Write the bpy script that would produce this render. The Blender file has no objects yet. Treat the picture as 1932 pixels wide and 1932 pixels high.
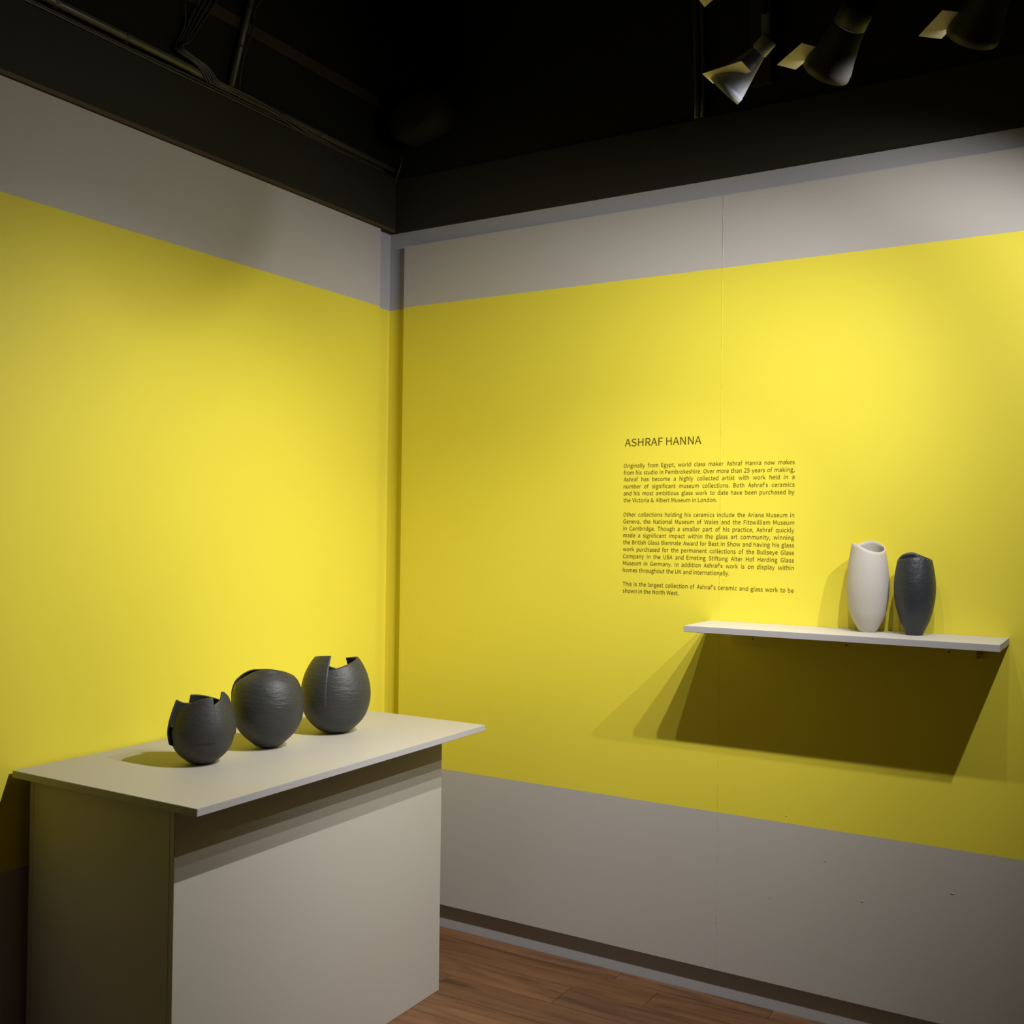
import bpy, bmesh, math, random
from mathutils import Vector, Matrix

# ------------------------------------------------------------------ camera, world, exposure
scene = bpy.context.scene
COL = scene.collection
CAM_POS = Vector((2.5426, -3.232, 1.5))
YAW, PITCH, ROLL = 0.5433, 0.0162, 0.0119
fwd = Vector((-math.sin(YAW)*math.cos(PITCH), math.cos(YAW)*math.cos(PITCH), math.sin(PITCH)))
rt = Vector((math.cos(YAW), math.sin(YAW), 0)); up = rt.cross(fwd)
rt2 = rt*math.cos(ROLL) + up*math.sin(ROLL); up2 = -rt*math.sin(ROLL) + up*math.cos(ROLL)
cam_d = bpy.data.cameras.new('camera'); cam_d.sensor_width = 36; cam_d.lens = 36*1967.3/1932
cam_d.clip_start = .05; cam_d.clip_end = 60
cam = bpy.data.objects.new('camera', cam_d); COL.objects.link(cam)
m = Matrix((rt2, up2, -fwd)).transposed().to_4x4(); m.translation = CAM_POS
cam.matrix_world = m
scene.camera = cam

world = bpy.data.worlds.new('world'); scene.world = world; world.use_nodes = True
bg = world.node_tree.nodes['Background']
bg.inputs[0].default_value = (1, .93, .80, 1); bg.inputs[1].default_value = 0.010
scene.view_settings.view_transform = 'Standard'; scene.view_settings.look = 'None'
scene.view_settings.exposure = 0; scene.view_settings.gamma = 1
scene.view_settings.use_curve_mapping = False

# gallery spotlights on one track: name, lens centre, aim direction, cone (deg), blend, watts
LAMPS = {
    # key: lens centre, housing axis, beam axis, beam (cone, blend, watts), wide spill (cone, watts)
    'D': ((1.7414, -1.0, 2.4904), (-.764, .079, -.641), (-.673, -.099, -.733), (95, 1, 84), (173, 26.5)),
    'C': ((1.966, -1.0, 2.4857), (-.591, .538, -.601), (-.523, .345, -.780), (69, 1, 60), (140, 13)),
    'B': ((2.2536, -1.0, 2.494), (-.471, .635, -.612), (-.709, .389, -.588), (104, 1, 62), None),
    'A': ((2.72, -.98, 2.52), (-.551, .642, -.533), (-.643, .566, -.516), (90, .6, 56), None),
}
LIGHT_COL = (1, .972, .935)
for key, (pos, house, aim, beam, spill) in LAMPS.items():
    a = Vector(aim).normalized()
    for c, bl, w in [beam]+([(spill[0], 1, spill[1])] if spill else []):
        ld = bpy.data.lights.new('lamp_beam', 'SPOT'); ld.energy = w; ld.color = LIGHT_COL
        ld.spot_size = math.radians(c); ld.spot_blend = bl; ld.shadow_soft_size = .010
        lo = bpy.data.objects.new('lamp_beam', ld); COL.objects.link(lo)
        lo.location = Vector(pos) + a*.014
        lo.rotation_euler = (-a).to_track_quat('Z', 'Y').to_euler()

# ------------------------------------------------------------------ helpers
def P(m): return m.node_tree.nodes['Principled BSDF']
def mat(name, col, rough=.6, metal=0, spec=.5):
    m = bpy.data.materials.new(name); m.use_nodes = True; b = P(m)
    b.inputs['Base Color'].default_value = (*col, 1); b.inputs['Roughness'].default_value = rough
    b.inputs['Metallic'].default_value = metal; b.inputs['Specular IOR Level'].default_value = spec
    return m
def nd(m, t, **k):
    n = m.node_tree.nodes.new(t)
    for a, b in k.items(): setattr(n, a, b)
    return n
def lk(m, a, b): m.node_tree.links.new(a, b)
def bump(m, scale, strength, dist=.002, detail=3, stretch=None):
    g = nd(m, 'ShaderNodeNewGeometry'); n = nd(m, 'ShaderNodeTexNoise'); n.inputs['Scale'].default_value = scale
    n.inputs['Detail'].default_value = detail
    src = g.outputs['Position']
    if stretch:
        mp = nd(m, 'ShaderNodeMapping'); mp.inputs['Scale'].default_value = stretch
        lk(m, src, mp.inputs['Vector']); src = mp.outputs['Vector']
    lk(m, src, n.inputs['Vector'])
    b = nd(m, 'ShaderNodeBump'); b.inputs['Strength'].default_value = strength; b.inputs['Distance'].default_value = dist
    lk(m, n.outputs['Fac'], b.inputs['Height']); lk(m, b.outputs['Normal'], P(m).inputs['Normal'])
    return n, b

ZY, ZL = 2.3541, .5966
YELLOW = (.80, .695, .062); GREY = (.50, .475, .455)
def paint_mat(name, grey=GREY, yellow=YELLOW):
    """wall paint: yellow band between two painted lines on grey"""
    m = mat(name, grey, .55, spec=.25)
    g = nd(m, 'ShaderNodeNewGeometry'); s = nd(m, 'ShaderNodeSeparateXYZ'); lk(m, g.outputs['Position'], s.inputs[0])
    n = nd(m, 'ShaderNodeTexNoise'); n.inputs['Scale'].default_value = 40; lk(m, g.outputs['Position'], n.inputs['Vector'])
    mm = nd(m, 'ShaderNodeMath', operation='MULTIPLY_ADD'); lk(m, n.outputs['Fac'], mm.inputs[0])
    mm.inputs[1].default_value = .003; lk(m, s.outputs['Z'], mm.inputs[2])
    a = nd(m, 'ShaderNodeMath', operation='LESS_THAN'); lk(m, mm.outputs[0], a.inputs[0]); a.inputs[1].default_value = ZY+.0015
    b = nd(m, 'ShaderNodeMath', operation='GREATER_THAN'); lk(m, mm.outputs[0], b.inputs[0]); b.inputs[1].default_value = ZL+.0015
    c = nd(m, 'ShaderNodeMath', operation='MULTIPLY'); lk(m, a.outputs[0], c.inputs[0]); lk(m, b.outputs[0], c.inputs[1])
    # faint roller mottling of the paint
    n2 = nd(m, 'ShaderNodeTexNoise'); n2.inputs['Scale'].default_value = 2.2; n2.inputs['Detail'].default_value = 3
    lk(m, g.outputs['Position'], n2.inputs['Vector'])
    mr = nd(m, 'ShaderNodeMapRange'); mr.inputs['To Min'].default_value = .97; mr.inputs['To Max'].default_value = 1.03
    lk(m, n2.outputs['Fac'], mr.inputs['Value'])
    mx = nd(m, 'ShaderNodeMix', data_type='RGBA'); mx.inputs['A'].default_value = (*grey, 1); mx.inputs['B'].default_value = (*yellow, 1)
    lk(m, c.outputs[0], mx.inputs['Factor'])
    ml = nd(m, 'ShaderNodeVectorMath', operation='SCALE'); lk(m, mx.outputs['Result'], ml.inputs[0]); lk(m, mr.outputs[0], ml.inputs['Scale'])
    lk(m, ml.outputs[0], P(m).inputs['Base Color'])
    n3 = nd(m, 'ShaderNodeTexNoise'); n3.inputs['Scale'].default_value = 160; lk(m, g.outputs['Position'], n3.inputs['Vector'])
    bb = nd(m, 'ShaderNodeBump'); bb.inputs['Strength'].default_value = .12; bb.inputs['Distance'].default_value = .001
    lk(m, n3.outputs['Fac'], bb.inputs['Height']); lk(m, bb.outputs['Normal'], P(m).inputs['Normal'])
    return m
M_WALL = paint_mat('wall_paint')
M_BACK = paint_mat('backing_paint', grey=(.42, .42, .445))
M_BLACK = mat('black_paint', (.012, .012, .007), .8, spec=.2); bump(M_BLACK, 60, .25)
M_FASCIA = mat('fascia_black_paint', (.024, .0235, .015), .7, spec=.25); bump(M_FASCIA, 90, .2)
M_PLINTH = mat('plinth_paint', (.47, .445, .40), .5, spec=.3); bump(M_PLINTH, 120, .08, .001)
M_SHELF = mat('shelf_paint', (.60, .58, .54), .5, spec=.3); bump(M_SHELF, 120, .1, .001)
M_EDGE = mat('raw_board_edge', (.43, .42, .44), .6, spec=.3)
n_, b_ = bump(M_EDGE, 30, .35, .001, stretch=(1, 1, 14))
M_LETTER = mat('vinyl_lettering', (.115, .095, .012), .5, spec=.2)
M_CABLE = mat('black_cable', (.055, .053, .04), .38)
M_PIPE = mat('dusty_black_pipe', (.085, .08, .05), .35); bump(M_PIPE, 50, .3)
M_TIMBER = mat('dark_brown_timber', (.045, .032, .018), .7); bump(M_TIMBER, 40, .4, stretch=(4, 1, 4))
M_SPEAKER = mat('black_speaker_plastic', (.016, .014, .010), .8, spec=.15); bump(M_SPEAKER, 200, .2)
M_LAMP = mat('black_lamp_enamel', (.018, .018, .017), .5, spec=.3); bump(M_LAMP, 260, .12, .0008)
M_LAMPG = mat('grey_lamp_metal', (.30, .32, .39), .38, metal=.1)
M_LENS = mat('lit_lens', (1, 1, 1), .4); P(M_LENS).inputs['Emission Color'].default_value = (1, .93, .8, 1)
P(M_LENS).inputs['Emission Strength'].default_value = 2.5
M_FLAP = mat('pale_flap_card', (.80, .76, .60), .6, spec=.2)
M_HOLE = mat('dark_hole', (.006, .006, .004), .9)
M_SCREW = mat('screw_head', (.10, .08, .03), .5, metal=.5)
M_WHITE = mat('white_stoneware', (.54, .505, .465), .55, spec=.3); bump(M_WHITE, 90, .16, .0015)
M_WRIM = mat('white_stoneware_rim', (.66, .62, .57), .5)

def clay(name, col, rough, stretch, scale=75, strength=.55):
    m = mat(name, col, rough, spec=.5)
    n, b = bump(m, scale, strength, .0030, detail=6, stretch=stretch)
    n.inputs['Roughness'].default_value = .65
    mr = nd(m, 'ShaderNodeMapRange'); mr.inputs['To Min'].default_value = rough-.08; mr.inputs['To Max'].default_value = rough+.14
    lk(m, n.outputs['Fac'], mr.inputs['Value']); lk(m, mr.outputs[0], P(m).inputs['Roughness'])
    return m
M_CLAY = clay('black_burnished_clay', (.036, .038, .039), .43, (.45, .45, 1.6), 75, .75)
M_CLAYS = clay('black_smooth_clay', (.036, .038, .037), .50, (.6, .6, 1.4), 110, .4)
M_SLATE = clay('slate_black_clay', (.028, .033, .041), .38, (.8, .8, .8), 62, 1.0)

def link(name, bm, m, parent=None, smooth=False, loc=None):
    me = bpy.data.meshes.new(name); bmesh.ops.recalc_face_normals(bm, faces=bm.faces[:]); bm.to_mesh(me); bm.free()
    for mm in (m if isinstance(m, (list, tuple)) else [m]): me.materials.append(mm)
    if smooth:
        for p in me.polygons: p.use_smooth = True
    o = bpy.data.objects.new(name, me); COL.objects.link(o)
    if parent is not None: o.parent = parent
    if loc is not None: o.location = loc
    return o
def empty(name, loc, label, cat, group=None):
    o = bpy.data.objects.new(name, None); COL.objects.link(o); o.location = loc; o.empty_display_size = .05
    o['label'] = label; o['category'] = cat
    if group: o['group'] = group
    return o
def tag(o, label, cat, group=None):
    o['label'] = label; o['category'] = cat
    if group: o['group'] = group
    return o
def struct(o, label=None):
    o['kind'] = 'structure'
    if label: o['label'] = label
    return o
def box(bm, x0, x1, y0, y1, z0, z1, bev=0, M=None, mi=0):
    r = bmesh.ops.create_cube(bm, size=1)
    vs = r['verts']
    for v in vs:
        v.co = Vector((x0+(v.co.x+.5)*(x1-x0), y0+(v.co.y+.5)*(y1-y0), z0+(v.co.z+.5)*(z1-z0)))
    fs = list({f for v in vs for f in v.link_faces})
    if bev:
        es = list({e for v in vs for e in v.link_edges})
        rr = bmesh.ops.bevel(bm, geom=es, offset=bev, segments=2, affect='EDGES')
        vs = list({v for v in rr['verts']} | {v for v in vs if v.is_valid})
    for f in {f for v in vs if v.is_valid for f in v.link_faces}: f.material_index = mi
    if M is not None:
        for v in {v for v in vs if v.is_valid}: v.co = M @ v.co
    return vs
def boxo(name, x0, x1, y0, y1, z0, z1, m, parent=None, bev=0, M=None):
    bm = bmesh.new(); box(bm, x0, x1, y0, y1, z0, z1, bev, M)
    o = link(name, bm, m, parent)
    return o
def tube(bm, pts, r, n=8, cap=True):
    pts = [Vector(p) for p in pts]; rings = []
    for i, p in enumerate(pts):
        a = pts[max(i-1, 0)]; b = pts[min(i+1, len(pts)-1)]; t = (b-a).normalized()
        ref = Vector((0, 0, 1)) if abs(t.z) < .9 else Vector((1, 0, 0))
        u = t.cross(ref).normalized(); w = t.cross(u)
        rr = r[i] if isinstance(r, (list, tuple)) else r
        rings.append([bm.verts.new(p + u*math.cos(k*2*math.pi/n)*rr + w*math.sin(k*2*math.pi/n)*rr) for k in range(n)])
    for a, b in zip(rings, rings[1:]):
        for k in range(n): bm.faces.new((a[k], a[(k+1) % n], b[(k+1) % n], b[k]))
    if cap:
        bm.faces.new(rings[0]); bm.faces.new(rings[-1])
def lathe(bm, prof, n=48, M=None, close=False):
    """prof: (r, z) list revolved about z"""
    rings = []
    for r, z in prof:
        if r < 1e-6: rings.append([bm.verts.new((0, 0, z))])
        else: rings.append([bm.verts.new((r*math.cos(k*2*math.pi/n), r*math.sin(k*2*math.pi/n), z)) for k in range(n)])
    pairs = list(zip(rings, rings[1:]))
    if close: pairs.append((rings[-1], rings[0]))
    for a, b in pairs:
        for k in range(n):
            q = [a[k % len(a)], a[(k+1) % len(a)], b[(k+1) % len(b)], b[k % len(b)]]
            u = []
            for v in q:
                if v not in u: u.append(v)
            if len(u) > 2: bm.faces.new(u)
    if M is not None:
        for ring in rings:
            for v in ring: v.co = M @ v.co
def interp(tab, x):
    if x <= tab[0][0]: return tab[0][1]
    if x >= tab[-1][0]: return tab[-1][1]
    for i in range(len(tab)-1):
        if tab[i][0] <= x <= tab[i+1][0]:
            x0, y0 = tab[i]; x1, y1 = tab[i+1]
            ym = tab[i-1] if i > 0 else (2*x0-x1, 2*y0-y1)
            yp = tab[i+2] if i+2 < len(tab) else (2*x1-x0, 2*y1-y0)
            t = (x-x0)/(x1-x0)
            m0 = (y1-ym[1])/(x1-ym[0])*(x1-x0); m1 = (yp[1]-y0)/(yp[0]-x0)*(x1-x0)
            return (2*t**3-3*t*t+1)*y0+(t**3-2*t*t+t)*m0+(-2*t**3+3*t*t)*y1+(t**3-t*t)*m1

# ------------------------------------------------------------------ the room
TB, TL, XB, ZBT, ZBB, ZT, XS, YLB = .0249, .0226, .0876, 2.5917, .0906, 2.6552, 1.377, -.0637
XR, YN, HC = 4.6, -5.6, 3.75         # extents of the room beyond the frame, ceiling height

# floor: dark sub-floor with laminate planks laid along the right-hand wall
fl = struct(boxo('floor', -.12, XR, YN, TB+.12, -.08, -.009, mat('subfloor', (.03, .02, .012), .9)))
def plank_mat(name, c1, c2, c3):
    m = mat(name, c1, .42, spec=.45)
    tc = nd(m, 'ShaderNodeTexCoord'); oi = nd(m, 'ShaderNodeObjectInfo')
    off = nd(m, 'ShaderNodeVectorMath', operation='SCALE'); off.inputs[0].default_value = (9.7, 23.1, 4.3)
    lk(m, oi.outputs['Random'], off.inputs['Scale'])
    ad = nd(m, 'ShaderNodeVectorMath', operation='ADD'); lk(m, tc.outputs['Object'], ad.inputs[0]); lk(m, off.outputs[0], ad.inputs[1])
    mp = nd(m, 'ShaderNodeMapping'); mp.inputs['Scale'].default_value = (1.5, 13, 1); lk(m, ad.outputs[0], mp.inputs['Vector'])
    n = nd(m, 'ShaderNodeTexNoise'); n.inputs['Scale'].default_value = 1.8; n.inputs['Detail'].default_value = 7; n.inputs['Distortion'].default_value = .9
    n.inputs['Roughness'].default_value = .62
    lk(m, mp.outputs[0], n.inputs['Vector'])
    cr = nd(m, 'ShaderNodeValToRGB'); e = cr.color_ramp.elements
    e[0].position = .30; e[0].color = (*c3, 1); e[1].position = .68; e[1].color = (*c2, 1)
    k = cr.color_ramp.elements.new(.47); k.color = (*c1, 1)
    lk(m, n.outputs['Fac'], cr.inputs[0])
    hv = nd(m, 'ShaderNodeHueSaturation'); lk(m, cr.outputs[0], hv.inputs['Color'])
    mr = nd(m, 'ShaderNodeMapRange'); mr.inputs['To Min'].default_value = .80; mr.inputs['To Max'].default_value = 1.2
    lk(m, oi.outputs['Random'], mr.inputs['Value']); lk(m, mr.outputs[0], hv.inputs['Value'])
    lk(m, hv.outputs[0], P(m).inputs['Base Color'])
    b = nd(m, 'ShaderNodeBump'); b.inputs['Strength'].default_value = .15; b.inputs['Distance'].default_value = .001
    lk(m, n.outputs['Fac'], b.inputs['Height']); lk(m, b.outputs['Normal'], P(m).inputs['Normal'])
    return m
M_PLANK = plank_mat('laminate_plank', (.140, .066, .030), (.185, .092, .042), (.066, .031, .018))
RW, RL = .1345, 1.22
bm = bmesh.new(); box(bm, .0006, RL-.0006, .0005, RW-.0005, -.009, 0, .0007)
me_plank = bpy.data.meshes.new('plank'); bm.to_mesh(me_plank); bm.free(); me_plank.materials.append(M_PLANK)
y_first = -.042          # first full joint parallel to the wall; the row against the wall is cut narrow
joints = [1.20, .945, .56, 1.42, .30, 1.05, .72, 1.33]
def cut_plank(x0, x1, y0, y1):
    bm = bmesh.new(); box(bm, .0006, x1-x0-.0006, .0005, y1-y0-.0005, -.009, 0, .0007)
    o = link('plank', bm, M_PLANK, fl); o.location = (x0, y0, 0); return o
xs = [-.10, 1.036, 1.557, 1.557+RL, XR]
for a, b in zip(xs, xs[1:]): cut_plank(a, b, y_first, TB-.002)
nrow = 0
y = y_first
while y > -3.6:
    y -= RW
    j = joints[nrow % len(joints)]; nrow += 1
    x = j-RL
    while x > -.1: x -= RL
    while x < 3.6:
        if x < -.1 or x+RL > XR-.2:
            a, b = max(x, -.1), min(x+RL, XR)
            cut_plank(a, b, y, y+RW)
        else:
            o = bpy.data.objects.new('plank', me_plank); COL.objects.link(o); o.parent = fl; o.location = (x, y, 0)
        x += RL

# left wall: structure, painted board face, black header
wl = struct(boxo('wall_left', -.12, 0, YN, TB+.12, -.02, ZT, M_BACK))
def board(name, x0, x1, y0, y1, z0, z1, parent): return boxo(name, x0, x1, y0, y1, z0, z1, M_WALL, parent, bev=.0012)
board('wall_board', .0002, TL, YN, YLB, .02, ZT-.0005, wl)
wl_up = boxo('upper_wall', -.12, 0, YN, TB+.12, ZT, HC, M_BLACK, wl)
boxo('fascia', .0003, TL+.011, YN, TB-.001, ZT, 2.868, M_FASCIA, wl, bev=.0015)

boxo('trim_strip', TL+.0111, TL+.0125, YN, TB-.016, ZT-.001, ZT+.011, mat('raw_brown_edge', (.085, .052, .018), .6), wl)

# right wall: structure with boards standing proud of it
wr = struct(boxo('wall_right', 0.0, XR, TB, TB+.12, -.02, ZT, M_BACK))
board('wall_board', XB, XS-.0001, .0, TB-.0002, ZBB, ZBT, wr)
board('wall_board', XS+.0001, XS+2.44, .0, TB-.0002, ZBB, ZBT, wr)
boxo('upper_wall', 0, XR, TB, TB+.12, ZT, HC, M_BLACK, wr)
boxo('fascia', TL+.0115, XR, TB-.014, TB-.0003, ZT, 2.862, M_FASCIA, wr, bev=.0015)
# filled joints in the boards: wobbly ridges of filler under the paint
def joint(x, z0, z1, w, amp, seed, h=.0012):
    rnd = random.Random(seed); bm = bmesh.new(); n = 150; prev = None; dx = 0
    for i in range(n+1):
        z = z0+(z1-z0)*i/n
        dx = dx*.85+rnd.uniform(-amp, amp); ww = w*rnd.uniform(.35, 1.2); hh = h*rnd.uniform(.25, 1)
        row = [bm.verts.new((x+dx-ww/2, .0001, z)), bm.verts.new((x+dx, -hh, z)), bm.verts.new((x+dx+ww/2, .0001, z))]
        if prev:
            bm.faces.new((prev[0], prev[1], row[1], row[0])); bm.faces.new((prev[1], prev[2], row[2], row[1]))
        prev = row
    return link('joint_filler', bm, M_WALL, wr)
joint(XS+.001, 1.22, ZBT-.002, .0050, .0007, 3, .0008)
joint(XS+.0005, .30, 1.22, .0042, .0002, 12, .0004)
joint(XS, ZBB+.002, .30, .0040, .0006, 5, .0009)
joint(XB+.024, 2.30, ZBT-.004, .0025, .0004, 8)
joint(XB+.018, .7, 1.35, .0030, .0005, 9)
# small nicks and a plugged hole in the grey paint
for (x, z, w, h) in [(1.55, .36, .002, .012), (1.83, .4, .006, .006), (2.08, .47, .010, .003), (1.60, .62, .004, .004), (1.72, .50, .004, .002)]:
    bm = bmesh.new(); lathe(bm, [(0, .0), (w*.5, .0), (w*.5, .0012), (w*.3, .0016), (0, .0016)], 10)
    for v in bm.verts: v.co = Vector((x+v.co.x, -v.co.z, z+v.co.y*h/w))
    link('paint_nick', bm, M_WALL, wr)
struct(boxo('ceiling', -.12, XR, YN, TB+.12, HC, HC+.1, M_BLACK))

# ------------------------------------------------------------------ black pipes and cables above the left wall
t = empty('conduit_pipe', (.02, -1, 2.905), 'long dusty black pipe running along the top of the left wall above the header', 'pipe')
t_inv = Vector((-.02, 1, -2.905))
bm = bmesh.new(); tube(bm, [Vector(p)+t_inv for p in [(.022, -3.4, 2.913), (.022, -1.03, 2.911), (.022, -.92, 2.906), (.022, -.6, 2.904), (.022, .005, 2.903)]], .0125, 12)
link('pipe', bm, M_PIPE, t, True)
for yy in (-2.2, -1.48, -1.25, -.62, -.42):
    bm = bmesh.new(); tube(bm, [Vector((.022, yy-.006, 2.9125 if yy < -1 else 2.904))+t_inv, Vector((.022, yy+.006, 2.9125 if yy < -1 else 2.904))+t_inv], .0145, 12)
    box(bm, -.02, .0, yy-.006+1, yy+.006+1, -.008, .008)
    link('pipe_clip', bm, M_CABLE, t)
rnd = random.Random(4)
def cable(name, pts, r, label, group, m=M_CABLE, n=6):
    # smooth the points with a Catmull-Rom curve
    pts = [Vector(p) for p in pts]; out = []
    for i in range(len(pts)-1):
        a = pts[max(i-1, 0)]; b = pts[i]; c = pts[i+1]; d = pts[min(i+2, len(pts)-1)]
        for k in range(6):
            s = k/6
            out.append(.5*((2*b)+(-a+c)*s+(2*a-5*b+4*c-d)*s*s+(-a+3*b-3*c+d)*s**3))
    out.append(pts[-1]); bm = bmesh.new(); tube(bm, out, r, n)
    o = link(name, bm, m, None, True); tag(o, label, 'cable', group); return o
G1 = 'cables lying along the header of the left wall'
runs = [(.0105, 2.8735, .0050), (.0200, 2.8735, .0045), (.0290, 2.8735, .0042), (.012, 2.8835, .0042), (.022, 2.8830, .0038)]
for i, (x, z, r) in enumerate(runs):
    pts = []; n = 14
    for k in range(n+1):
        yy = -3.3+3.25*k/n
        sag = .0 if yy < -1.1 else rnd.uniform(-.001, .004)*(1 if i > 2 else .4)
        pts.append((x+rnd.uniform(-.0008, .0008), yy, z+sag+abs(rnd.uniform(0, .0012))))
    cable('cable', pts, r, ['thickest black cable on the left header, hard against the wall', 'black cable on the left header, middle of the bottom layer',
          'outermost black cable on the left header, at its front edge', 'black cable in the upper layer on the left header, nearest the wall',
          'thinnest black cable in the upper layer on the left header, away from the wall'][i], G1)
G2 = 'loose cables looping beside the pipe'
for i, (a, mid, b) in enumerate([((.030, -.99, 2.925), (.036, -.86, 2.902), (.030, -.52, 2.878)), ((.032, -.97, 2.907), (.040, -.76, 2.906), (.030, -.45, 2.880)),
                                 ((.030, -.95, 2.892), (.038, -.72, 2.893), (.028, -.36, 2.882))]):
    cable('cable', [a, mid, ((mid[0]+b[0])/2, (mid[1]+b[1])/2, (mid[2]+b[2])/2+.004), b, (.018, b[1]+.25, 2.882)], .0032,
          ['highest loose black cable arching over the others at the foot of the upright pipe', 'middle loose black cable of three at the foot of the upright pipe', 'lowest loose black cable of three at the foot of the upright pipe'][i], G2)
G3 = 'cables climbing the dark upper wall in a slanting bundle'
for i in range(5):
    f = i/4
    cable('cable', [(.036+.003*i, -.955+.010*i, 2.885), (.036+.004*i, -1.00+.008*i, 2.925), (.016+.0068*i, -1.070+.008*f, 2.950), (.014+.0060*i, -1.055+.022*f, 2.985), (.014, -1.03+.05*f, 3.05), (.014, -.995+.07*f-.03*(i == 0), 3.14), (.014, -.90+.07*f-.03*(i == 0), 3.32), (.010, -.82+.07*f, 3.5)], .0030+.0008*(i % 2),
          'thin black cable in the slanting bundle left of the upright pipe, ' + ['bowing out leftmost', 'second from left', 'in the middle', 'second from right', 'rightmost'][i], G3)
t = empty('upright_pipe', (.02, -.845, 2.917), 'dusty black pipe rising from the header of the left wall towards the ceiling', 'pipe')
def ty(z): return (z-2.917)*.255
bm = bmesh.new(); tube(bm, [(0, ty(2.917), .0), (0, ty(3.74), .823)], .0105, 12); link('pipe', bm, M_PIPE, t, True)
for z in (3.062, 3.205, 3.40):
    bm = bmesh.new(); tube(bm, [(0, ty(z-.004), z-.004-2.917), (0, ty(z+.004), z+.004-2.917)], .013, 12)
    box(bm, -.012, .004, ty(z)+.010, ty(z)+.030, z-2.917-.006, z-2.917+.006, .002)
    link('pipe_clip', bm, M_CABLE, t)
cable('cable', [(.036, -.825, 2.885), (.034, -.816, 2.97), (.028, -.790, 3.06), (.032, -.765, 3.13), (.028, -.752, 3.205), (.034, -.70, 3.30), (.034, -.60, 3.5)], .0032,
      'thin black cable tied along the right side of the upright pipe', None)
# timber rail on the dark upper wall
bm = bmesh.new(); box(bm, .0005, .008, -2.4, -.02, 3.128, 3.168, .002)
tag(link('timber_rail', bm, M_TIMBER), 'dark brown timber rail running along the black upper left wall', 'rail')

# rounded black speaker in the corner above the header, on a wall bracket
t = empty('wall_speaker', (.235, TB, 3.04), 'rounded black speaker hanging in the dark corner above both walls', 'speaker')
def rounded_prism(bm, w, h, r, y0, y1, n=10):
    rings = []
    prof = [(0, .55), (.004, .72), (.012, .86), (.025, .95), (.045, 1), (y1-y0-.01, 1), (y1-y0, .96)]
    for dy, s_ in prof:
        ring = []
        for cx, cz, a0 in [(w/2-r, h/2-r, 0), (-w/2+r, h/2-r, 90), (-w/2+r, -h/2+r, 180), (w/2-r, -h/2+r, 270)]:
            for k in range(n+1):
                a = math.radians(a0+90*k/n); ring.append(bm.verts.new(((cx+r*math.cos(a))*s_, y0+dy, (cz+r*math.sin(a))*s_)))
        rings.append(ring)
    for a, b in zip(rings, rings[1:]):
        for k in range(len(a)): bm.faces.new((a[k], a[(k+1) % len(a)], b[(k+1) % len(b)], b[k]))
    bm.faces.new(rings[0]); bm.faces.new(rings[-1])
bm = bmesh.new(); rounded_prism(bm, .26, .165, .078, -.19, -.075)
R = Matrix.Rotation(math.radians(-12), 4, 'Y')
for v in bm.verts: v.co = R @ v.co
link('speaker_body', bm, M_SPEAKER, t, True)
bm = bmesh.new(); box(bm, -.03, .03, -.08, -.0005, -.03, .03, .004); link('bracket', bm, M_CABLE, t)
bm = bmesh.new(); lathe(bm, [(0, 0), (.010, 0), (.010, .004), (0, .004)], 16)
for v in bm.verts: v.co = Vector((.020+v.co.x, -.1905-v.co.z+.006, -.058+v.co.y))
link('screw_recess', bm, M_HOLE, t)
cable('cable', [(.066, .004, 2.955), (.064, .002, 2.915), (.050, .000, 2.88), (.042, -.003, 2.845)], .0016, 'short thin pale cable end dangling in the black corner', None, M_PIPE)
# upright conduits and duct on the upper right wall
for i, (x, r) in enumerate([(1.279, .009), (1.302, .007)]):
    bm = bmesh.new(); tube(bm, [(x+.004*(i == 0), TB-.022, 2.8625), (x, TB-r-.001, 2.95), (x-.008, TB-r-.001, 3.2), (x-.014, TB-r-.001, HC-.003)], r, 10)
    tag(link('conduit_pipe', bm, M_CABLE, None, True), ['black upright conduit on the dark right wall, left one of a close pair', 'thinner black upright conduit on the dark right wall, right one of a close pair'][i], 'pipe', 'paired conduits on the dark right wall')
bm = bmesh.new(); box(bm, 1.462, 1.535, TB-.030, TB-.001, 2.93, HC-.002, .002)
tag(link('cable_duct', bm, M_FASCIA), 'black boxed duct rising on the dark wall behind the small grey spotlight', 'duct')

# ------------------------------------------------------------------ lighting track with its spotlights
t = empty('lighting_track', (2.2, -1.0, 2.93), 'black ceiling track that carries the row of gallery spotlights', 'track')
bm = bmesh.new(); box(bm, -.75, 1.0, -.018, .018, -.012, .012, .002); link('rail', bm, M_LAMP, t)
for x in (-.6, .2, .85):
    bm = bmesh.new(); tube(bm, [(x, 0, .012), (x, 0, HC-2.93-.001)], .004, 8); link('suspension_rod', bm, M_LAMP, t)

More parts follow.
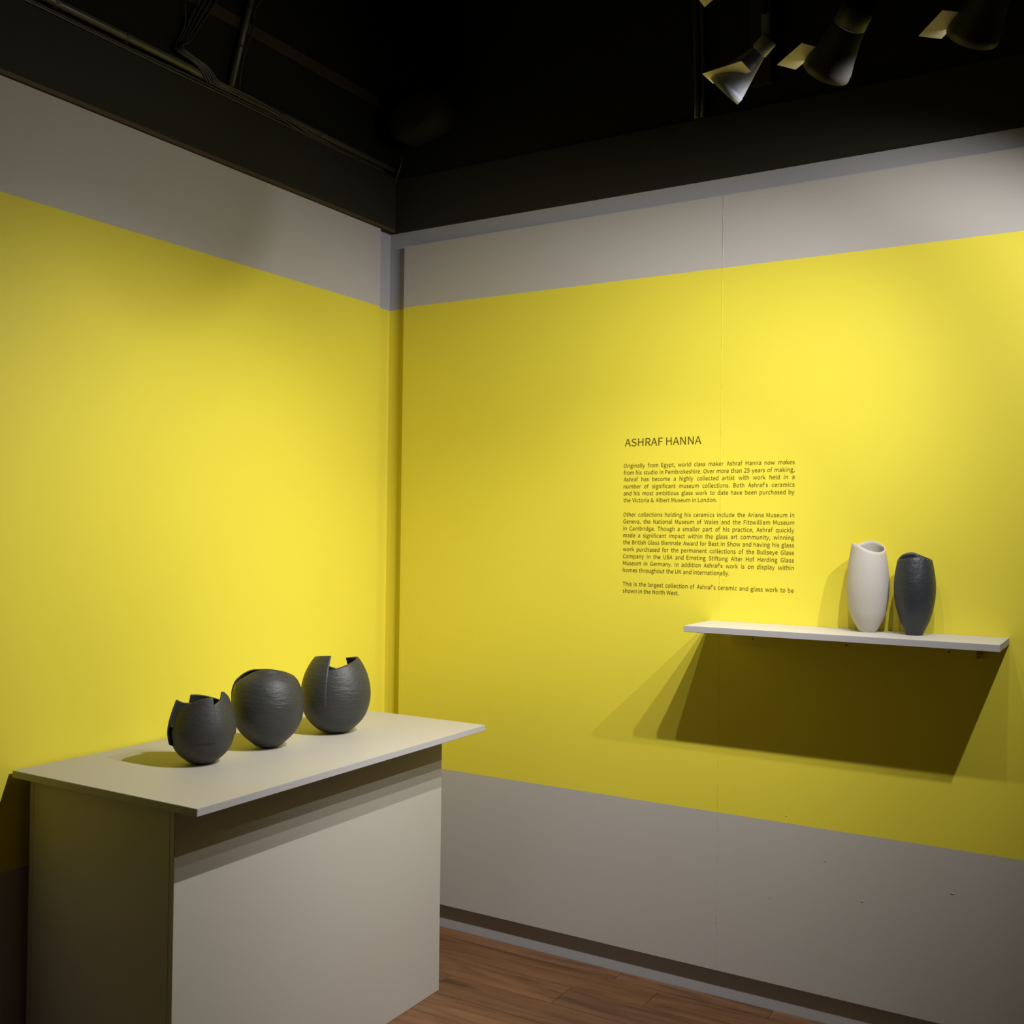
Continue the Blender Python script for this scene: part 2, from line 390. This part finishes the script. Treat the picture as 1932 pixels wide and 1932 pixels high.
FLAPS = {
    'D': [(1.7076, -.99, 2.5169), (1.8097, -1.03, 2.5059), (1.8051, -1.08, 2.5107), (1.7012, -1.04, 2.521)],
    'C': [(1.896, -.99, 2.5071), (1.9623, -1.03, 2.5223), (1.932, -1.07, 2.5242), (1.8672, -1.03, 2.5084)],
    'B': [(2.1928, -.99, 2.5049), (2.2448, -1.03, 2.5279), (2.2079, -1.07, 2.5249), (2.156, -1.03, 2.5025)],
}
LAB = {'D': 'small grey conical spotlight with a pale flap, leftmost on the track',
       'C': 'black spotlight with a pale flap, next to the small grey one',
       'B': 'black spotlight with a pale flap, cut by the top edge at far right',
       'A': 'black spotlight without a flap, outside the picture at the right'}
for key, (pos, house, aim, beam, spill) in LAMPS.items():
    pos = Vector(pos); a = Vector(house).normalized()
    lamp = empty('track_spotlight', pos, LAB[key], 'spotlight', 'spotlights on the ceiling track')
    Mx = (-a).to_track_quat('Z', 'Y').to_matrix().to_4x4()      # local +Z points back into the lamp
    bm = bmesh.new()
    small = key == 'D'
    if small:
        prof = [(.036, .006), (.040, -.004), (.042, -.004), (.042, .010), (.0405, .012), (.040, .016), (.0185, .098), (.0175, .100), (.0175, .103)]
        capp = [(.0165, .1032), (.0190, .1035), (.0190, .134), (.0175, .137), (0, .137)]; neck = .120
        body_m = M_LAMPG
    else:
        prof = [(.044, .008), (.050, -.004), (.052, -.004), (.051, .012), (.045, .035), (.038, .075), (.0355, .098), (.0345, .101)]
        capp = [(.033, .1012), (.0350, .1022), (.0345, .140), (.0335, .142), (.031, .143), (.031, .152), (.028, .154), (0, .154)]; neck = .13
        body_m = M_LAMP
    lathe(bm, prof, 40, Mx); link('lamp_housing', bm, body_m, lamp, True)
    bm = bmesh.new(); lathe(bm, capp, 40, Mx); link('end_cap', bm, body_m, lamp, True)
    bm = bmesh.new(); rl = .036 if small else .044; lathe(bm, [(0, .0062), (rl, .0062), (rl, .0082), (0, .0082)], 32, Mx)
    link('lens', bm, M_LENS, lamp)
    # yoke arm and stem up to the track
    c = Mx @ Vector((0, 0, neck)); top = Vector((c.x, 0 if key != 'A' else -.02, 2.918-pos.z))
    side = .022 if small else .038
    bm = bmesh.new()
    box(bm, c.x-.008, c.x+.008, c.y-.003, c.y+.003, c.z-.012, c.z+side+.05, .001)
    link('yoke_arm', bm, body_m, lamp)
    bm = bmesh.new(); tube(bm, [(c.x, c.y, c.z+side+.045), (c.x, c.y, c.z+side+.075), (top.x, top.y, top.z-.045)], .007, 10)
    box(bm, top.x-.05, top.x+.05, top.y-.016, top.y+.016, top.z-.045, top.z, .003)
    link('track_adapter', bm, M_LAMP, lamp)
    if key in FLAPS:
        pts = [Vector(p)-pos for p in FLAPS[key]]
        n = (pts[1]-pts[0]).cross(pts[3]-pts[0]).normalized()
        bm = bmesh.new(); lo = [bm.verts.new(p-n*.0006) for p in pts]; hi = [bm.verts.new(p+n*.0006) for p in pts]
        bm.faces.new(lo); bm.faces.new(hi[::-1])
        for k in range(4): bm.faces.new((lo[k], lo[(k+1) % 4], hi[(k+1) % 4], hi[k]))
        link('barn_flap', bm, M_FLAP, lamp)['label'] = 'pale card-like barn flap'
        # hinge clip between flap and rim
        mid = (pts[0]+pts[1])/2; rim = Mx @ Vector((0, 0, .01)); d = (mid-rim); r0 = .042 if small else .050
        bm = bmesh.new(); tube(bm, [rim+d.normalized()*min(r0*.93, d.length*.8), mid], .0022, 6); link('flap_clip', bm, M_LAMP, lamp)
# perforated pale plate hanging just inside the top edge
t = empty('perforated_plate', (1.705, -1.0, 2.705), 'pale perforated metal plate at the top edge above the grey spotlight', 'plate')
u = Vector((.0451, -.03, .0044)); v = Vector((-.0129, -.02, .0191)); o0 = Vector((1.6908, -1.0, 2.6914))-Vector((1.705, -1.0, 2.705))
u = u*2.0; v = v*2.4; nrm = u.cross(v).normalized()
bm = bmesh.new(); c8 = [bm.verts.new(o0+a*u+b*v+k*nrm*.0012) for k in (0, 1) for a, b in ((0, 0), (1, 0), (1, 1), (0, 1))]
for f in [(0, 1, 2, 3), (7, 6, 5, 4), (0, 1, 5, 4), (1, 2, 6, 5), (2, 3, 7, 6), (3, 0, 4, 7)]: bm.faces.new([c8[i] for i in f])
link('plate', bm, M_FLAP, t)
for b in (.40, .80):
    for i in range(5):
        bm = bmesh.new(); c = o0+(.14+i*.18)*u+b*v-nrm*.0004*(1 if nrm.z > 0 else -3)
        ring = [bm.verts.new(c+u.normalized()*.0030*math.cos(k*math.pi/5)+nrm.cross(u).normalized()*.0030*math.sin(k*math.pi/5)) for k in range(10)]
        ring2 = [bm.verts.new(x.co+nrm*.0018) for x in ring]
        bm.faces.new(ring); bm.faces.new(ring2[::-1])
        for k in range(10): bm.faces.new((ring[k], ring[(k+1) % 10], ring2[(k+1) % 10], ring2[k]))
        link('punched_hole', bm, M_HOLE, t)
bm = bmesh.new(); tube(bm, [o0+u*.5+v*.8, Vector((.0, .0, 2.918-2.705))], .003, 8); link('hanger', bm, M_LAMP, t)

# ------------------------------------------------------------------ wall text
heading = 'ASHRAF HANNA'
lines = [
 ('Originally from Egypt, world class maker Ashraf Hanna now makes', 883.2, 1),
 ('from his studio in Pembrokeshire. Over more than 25 years of making,', 896.3, 1),
 ('Ashraf has become a highly collected artist with work held in a', 909.0, 1),
 ("number of significant museum collections. Both Ashraf's ceramics", 922.4, 1),
 ('and his most ambitious glass work to date have been purchased by', 935.4, 1),
 ('the Victoria & Albert Museum in London.', 948.4, .568),
 ('Other collections holding his ceramics include the Ariana Museum in', 975.4, 1),
 ('Geneva, the National Museum of Wales and the Fitzwilliam Museum', 988.4, 1),
 ('in Cambridge. Though a smaller part of his practice, Ashraf quickly', 1001.5, 1),
 ('made a significant impact within the glass art community, winning', 1014.5, 1),
 ('the British Glass Biennale Award for Best in Show and having his glass', 1027.6, 1),
 ('work purchased for the permanent collections of the Bullseye Glass', 1040.7, 1),
 ('Company in the USA and Ernsting Stiftung Alter Hof Herding Glass', 1053.8, 1),
 ("Museum in Germany. In addition Ashraf's work is on display within", 1066.9, 1),
 ('homes throughout the UK and internationally.', 1080.0, .643),
 ("This is the largest collection of Ashraf's ceramic and glass work to be", 1106.1, 1),
 ('shown in the North West.', 1119.2, .347),
]
txt = empty('wall_text', (1.033, -.0010, 1.28), 'exhibition wall text in dark lettering on the yellow right wall, left of the shelf', 'wall text')
try:                                   # sans-serif face bundled with Blender; the built-in one otherwise
    FONT = bpy.data.fonts.load(bpy.utils.resource_path('LOCAL')+'/datafiles/fonts/Noto Sans CJK Regular.woff2')
except Exception:
    FONT = None
def word_mesh(word, size):
    cu = bpy.data.curves.new('t', 'FONT'); cu.body = word; cu.size = size; cu.resolution_u = 3
    if FONT: cu.font = FONT
    ob = bpy.data.objects.new('t', cu); COL.objects.link(ob)
    bpy.context.view_layer.update()
    dg = bpy.context.evaluated_depsgraph_get(); me = bpy.data.meshes.new_from_object(ob.evaluated_get(dg))
    bpy.data.objects.remove(ob); bpy.data.curves.remove(cu)
    return me
mh = word_mesh('H', 1.0); CAP = max(v.co.y for v in mh.vertices); bpy.data.meshes.remove(mh)
def flakes(me):
    # the strokes of some glyphs overlap: give every face its own hair-thin depth so that none coincide
    vs, fs = [], []
    for i, p in enumerate(me.polygons):
        k = len(vs); vs += [(me.vertices[j].co.x, -(i % 11)*1.5e-5, me.vertices[j].co.z) for j in p.vertices]
        fs.append(list(range(k, len(vs))))
    m2 = bpy.data.meshes.new(me.name); m2.from_pydata(vs, [], fs); bpy.data.meshes.remove(me); return m2
def set_line(name, text, x0, z, width, cap, xs):
    size = cap/CAP
    words = text.split(' '); ms = [word_mesh(w, size) for w in words]
    ws = [(min(v.co.x for v in me.vertices), max(v.co.x for v in me.vertices)) for me in ms]
    tot = sum((b-a)*xs for a, b in ws); n = max(1, len(words)-1)
    gap = (width-tot)/n
    if gap < cap*.24:            # squeeze letters so that words keep a gap
        k = (width-cap*.24*n)/tot; xs *= k; tot *= k; gap = (width-tot)/n
    bm = bmesh.new(); x = x0
    for me, (a, b) in zip(ms, ws):
        n0 = len(bm.verts); bm.from_mesh(me); bm.verts.ensure_lookup_table()
        for v in bm.verts[n0:]: v.co = Vector((x+(v.co.x-a)*xs, 0, v.co.y))
        x += (b-a)*xs+gap; bpy.data.meshes.remove(me)
    me = bpy.data.meshes.new(name); bm.to_mesh(me); bm.free()
    if name != 'heading': me = flakes(me)
    me.materials.append(M_LETTER)
    o = bpy.data.objects.new(name, me); COL.objects.link(o); o.parent = txt; o.location = (0, 0, z-1.28)
    return o
XT, WT = 1.0345-1.033, .583
def zp(px): return 1.7125-(px-883.2)*.001797
XSC = .955 if FONT else 1.04
h = set_line('heading', heading, 1.037-1.033, 1.785, .274, .0256, XSC*1.125)
# take the heading apart into its letters
bm = bmesh.new(); bm.from_mesh(h.data); seen = set(); isl = []
for v in bm.verts:
    if v in seen: continue
    st = [v]; comp = set()
    while st:
        u = st.pop()
        if u in comp: continue
        comp.add(u); st += [e.other_vert(u) for e in u.link_edges]
    seen |= comp; isl.append(comp)
isl.sort(key=lambda c: min(v.co.x for v in c)); merged = []
for c in isl:
    x0_, x1_ = min(v.co.x for v in c), max(v.co.x for v in c)
    if merged:
        m0, m1 = min(v.co.x for v in merged[-1]), max(v.co.x for v in merged[-1])
        if min(x1_, m1)-max(x0_, m0) > .3*min(x1_-x0_, m1-m0): merged[-1] |= c; continue
    merged.append(set(c))
for comp in merged:
    fs = {f for v in comp for f in v.link_faces}; idx = {v: i for i, v in enumerate(comp)}
    me = bpy.data.meshes.new('heading_letter'); me.from_pydata([v.co[:] for v in idx], [], [[idx[v] for v in f.verts] for f in fs])
    me = flakes(me); me.materials.append(M_LETTER); o = bpy.data.objects.new('heading_letter', me); COL.objects.link(o); o.parent = txt; o.location = h.location
bm.free(); bpy.data.objects.remove(h)
for s_, px, w in lines: set_line('text_line', s_, XT, zp(px), WT*w, .0134, XSC)['kind'] = 'stuff'

# ------------------------------------------------------------------ shelf on the right wall
SX0, SX1, SD, SZ, ST = 1.3464, 2.2259, .2301, 1.2112, .019
sh = empty('wall_shelf', (SX0, 0, SZ), 'long pale grey shelf on the right wall holding the two tall vases', 'shelf')
bm = bmesh.new(); box(bm, 0, SX1-SX0, -SD, -.0004, -ST, 0, .0009)
for f in bm.faces:
    f.material_index = 0 if abs(f.normal.z) > .8 else 1
link('shelf_board', bm, [M_SHELF, M_EDGE], sh)
bm = bmesh.new(); box(bm, 1.419-SX0, 2.144-SX0, -.018, -.0004, 1.146-SZ, -ST-.0002, .0008); cl = link('support_batten', bm, M_WALL, sh)
cl['label'] = 'yellow painted batten under the shelf'
for x in (1.493, 1.783, 2.071):
    bm = bmesh.new(); lathe(bm, [(0, -.001), (.0032, -.001), (.0028, .0006), (.0015, .0004), (0, .0002)], 14)
    for v in bm.verts: v.co = Vector((x-SX0+v.co.x, -.0178-v.co.z, 1.162-SZ+v.co.y))
    link('screw', bm, M_SCREW, cl)

# ------------------------------------------------------------------ plinth with overhanging top
PX0, PZ, PT, PTH, PW, PL, PY0 = .0245, .8569, .0183, .0066, .6804, 1.2255, -.345
BX0, BX1, BY0, BY1 = .0216, .5667, .0842, 1.1884
PM = Matrix.Rotation(PTH, 4, 'Z')
pl = empty('display_plinth', (PX0, PY0, 0), 'large pale grey box plinth with a wide overhanging top, standing against the left wall', 'plinth')
bm = bmesh.new(); box(bm, 0, PW, -PL, 0, PZ-PT, PZ, .0009, PM)
for f in bm.faces: f.material_index = 0 if abs(f.normal.z) > .8 else 1
link('plinth_top', bm, [M_PLINTH, M_EDGE], pl)['label'] = 'thin flat board top with grey edges'
TP = .016
for nm, a in [('front_panel', (BX1-TP, BX1, -BY1, -BY0)), ('back_panel', (BX0, BX0+TP, -BY1, -BY0)), ('end_panel', (BX0+TP+.0003, BX1-TP-.0003, -BY1, -BY1+TP)), ('end_panel', (BX0+TP+.0003, BX1-TP-.0003, -BY0-TP, -BY0))]:
    bm = bmesh.new(); box(bm, a[0], a[1], a[2], a[3], .0005, PZ-PT-.0003, .0007, PM); link(nm, bm, M_PLINTH, pl)

# ------------------------------------------------------------------ ceramics
def vessel(name, loc, label, cat, prof, segs, m, zsplit, group=None, thick=.0048, base_seg=None, rim_mat=None, lean=(0, 0), sx=1.0, rise=.004, drop=0, zk=1.0):
    """base bowl (part) + overlapping curved wall panels (parts); segs: (a0, a1, rim [(deg,z)], off(a0), off(a1), zlow)"""
    root = empty(name, loc, label, cat, group)
    prof = [(r_z if r_z[0] < .005 else ((r_z[0]-drop)*zk, r_z[1])) for r_z in prof]
    segs = [(a, b, [(t_, (z_-drop)*zk) for t_, z_ in rim], o_, p_, (zl-drop)*zk if zl else 0) for a, b, rim, o_, p_, zl in segs]
    prof = [(a_, b_*sx) for a_, b_ in prof]
    d = CAM_DIR(loc); phi0 = math.atan2(d.y, d.x)
    zmax = prof[-1][0]
    def rad(z): return max(.0, interp(prof, z))
    def pt(th, z, r):
        a = phi0+math.radians(th)
        return Vector((math.cos(a)*r+lean[0]*z, math.sin(a)*r+lean[1]*z, z))
    if not zsplit:
        bm = bmesh.new(); r0 = rad(0)-thick*.6; lathe(bm, [(0, .0002), (r0, .0002), (r0, .006), (0, .006)], 64); link('base', bm, m, root)
    else:
        bm = bmesh.new(); zs = [prof[0][0]+(zsplit-prof[0][0])*(k/30)**1.5 for k in range(31)]
        outer = [(rad(z)-.0015*max(0, (z-zsplit+.012)/.012), z) for z in zs]; inner = [(max(.001, rad(z)-thick), max(z, .006)) for z in reversed(zs)]
        lathe(bm, [(0, .0)]+outer+inner+[(0, .006)], 96)
        for v in bm.verts: v.co.x += lean[0]*v.co.z; v.co.y += lean[1]*v.co.z
        link('bowl_base', bm, m, root, True)
    for (a0, a1, rim, o0, o1, zlow) in segs:
        nth = max(16, int((a1-a0)/3)); nz = 26
        go, gi = [], []
        bm = bmesh.new()
        for i in range(nth+1):
            th = a0+(a1-a0)*i/nth; f = i/nth
            off1 = o1*max(0, f*1.9-.9)**1.3; off0 = o0*max(0, 1-(th-a0)/9)
            zr = interp(rim, th); co, ci = [], []
            for k in range(nz+1):
                z = zlow+(zr-zlow)*k/nz
                r = rad(z)
                off = off0+off1*min(1, (z-zlow)/rise+.02)
                if zsplit and (rise > .02 or off1 < .0008): r -= .0012*max(0, 1-(z-zlow)/.016)
                co.append(bm.verts.new(pt(th, z, r+off+.0002))); ci.append(bm.verts.new(pt(th, z, r+off-thick)))
            go.append(co); gi.append(ci)
        for i in range(nth):
            for k in range(nz):
                f1 = bm.faces.new((go[i][k], go[i+1][k], go[i+1][k+1], go[i][k+1]))
                f2 = bm.faces.new((gi[i][k], gi[i][k+1], gi[i+1][k+1], gi[i+1][k]))
                f1.smooth = f2.smooth = True
            bm.faces.new((go[i][nz], go[i+1][nz], gi[i+1][nz], gi[i][nz])).material_index = 1 if rim_mat else 0
            bm.faces.new((go[i][0], gi[i][0], gi[i+1][0], go[i+1][0]))
        for i in (0, nth):
            for k in range(nz): bm.faces.new((go[i][k], go[i][k+1], gi[i][k+1], gi[i][k]))
        link('wall_panel', bm, [m, rim_mat] if rim_mat else m, root)
    return root
def CAM_DIR(loc):
    d = CAM_POS-Vector(loc); d.z = 0; return d.normalized()

TZ = PZ
# small cut bowl
prof1 = [(0, .014), (.002, .023), (.0065, .032), (.011, .0405), (.0175, .0495), (.0325, .0655), (.046, .0755), (.062, .082), (.079, .0860), (.099, .0877), (.126, .0838), (.152, .0765), (.172, .0695), (.2, .060)]
vessel('cut_bowl', (.367, -1.236, TZ), 'smallest black bowl, four overlapping cut panels with a broken rim, nearest on the plinth', 'bowl', prof1, [
    (-64, 23, [(-64, .158), (-56, .164), (-30, .178), (-10, .187), (10, .192), (23, .193)], .0, .0042, .070),
    (17, 101, [(17, .168), (23, .171), (34, .177), (46, .184), (55, .196), (62, .203), (80, .192), (101, .176)], 0, .0045, .080),
    (96, 211, [(96, .160), (130, .166), (160, .175), (190, .183), (211, .185)], 0, .003, .085),
    (205, 288, [(205, .160), (230, .165), (255, .174), (275, .181), (288, .184)], 0, .0098, .058),
], M_CLAYS, .102, 'black ceramic bowls on the plinth', drop=.0035, zk=.975, sx=.968)
# middle round bowl
prof2 = [(0, .017), (.003, .026), (.0095, .037), (.0175, .0475), (.039, .0715), (.055, .0845), (.075, .095), (.095, .1015), (.1177, .1045), (.140, .1045), (.1737, .098), (.196, .0885), (.210, .076), (.222, .061), (.232, .050), (.24, .042)]
vessel('cut_bowl', (.368, -.987, TZ), 'round black bowl almost closed at the top, middle of three on the plinth', 'bowl', prof2, [
    (-112, 122, [(-112, .160), (-90, .182), (-66, .208), (-47, .225), (-20, .233), (0, .235), (30, .232), (60, .225), (80, .216), (100, .203), (122, .185)], -.001, -.001, .098),
    (104, 262, [(104, .170), (125, .195), (145, .212), (165, .220), (180, .222), (200, .2225), (225, .223), (245, .217), (255, .205), (262, .196)], .0034, .0045, .120),
], M_CLAY, .118, 'black ceramic bowls on the plinth', lean=(-.028, -.017), rise=.05, drop=.003, sx=.985)
# tallest bowl with an open notched rim
prof3 = [(0, .016), (.003, .030), (.009, .044), (.0165, .058), (.040, .083), (.064, .0985), (.1006, .1096), (.137, .1105), (.173, .1035), (.198, .0945), (.222, .0815), (.239, .069), (.26, .054)]
vessel('cut_bowl', (.379, -.706, TZ), 'largest black bowl with a deep V notch in its rim, farthest back on the plinth', 'bowl', prof3, [
    (153, 345, [(153, .182), (165, .186), (178, .191), (192, .199), (205, .207), (225, .218), (250, .231), (270, .240), (300, .247), (330, .250), (345, .251)], 0, .0042, .094),
    (-21, 156, [(-21, .206), (-15, .208), (0, .214), (20, .222), (45, .230), (70, .236), (90, .239), (120, .236), (156, .229)], 0, .003, .094),
], M_CLAY, .112, 'black ceramic bowls on the plinth', rise=.07, drop=.0035, zk=.992, sx=.975)
# tall vases on the shelf
profw = [(0, .0235), (.004, .0265), (.020, .0362), (.049, .0508), (.0877, .0595), (.126, .0630), (.165, .0617), (.203, .0576), (.242, .0505), (.258, .0478), (.29, .043)]
def rimwrap(r): return [(a-360, z) for a, z in r if a > 180]+r
rw = [(-100, .2605), (-80, .2600), (-60, .2585), (-37, .2540), (-5, .2415), (12, .2370), (30, .2345), (60, .2370), (90, .2460), (112, .2530), (135, .2605), (155, .2660), (165, .2672), (185, .2650), (217, .2575), (240, .2575), (260, .2605)]
vessel('tall_vase', (1.857, -.077, SZ), 'tall off-white vase with a wavy rim, left of the two on the shelf', 'vase', profw, [(-100, 260, rw, 0, 0, 0)], M_WHITE, None, 'tall vases on the shelf', .0021, sx=.948, rim_mat=M_WRIM)
profb = [(0, .0225), (.003, .0240), (.0197, .0325), (.0385, .0417), (.0666, .0507), (.0947, .0570), (.132, .0603), (.170, .0578), (.207, .0512), (.215, .0492), (.25, .041)]
rb = [(-100, .2140), (-90, .2140), (-60, .2165), (-30, .2195), (0, .2235), (20, .2250), (45, .2215), (70, .2165), (90, .2140), (110, .2160), (140, .2220), (167, .2300), (190, .2350), (205, .2340), (230, .2280), (250, .2190), (260, .2140)]
vessel('tall_vase', (1.989, -.088, SZ), 'slate-black vase, shorter and pointed at the rim, right of the white one on the shelf', 'vase', profb, [(-100, 260, rb, 0, 0, 0)], M_SLATE, None, 'tall vases on the shelf', .0024, sx=.935)
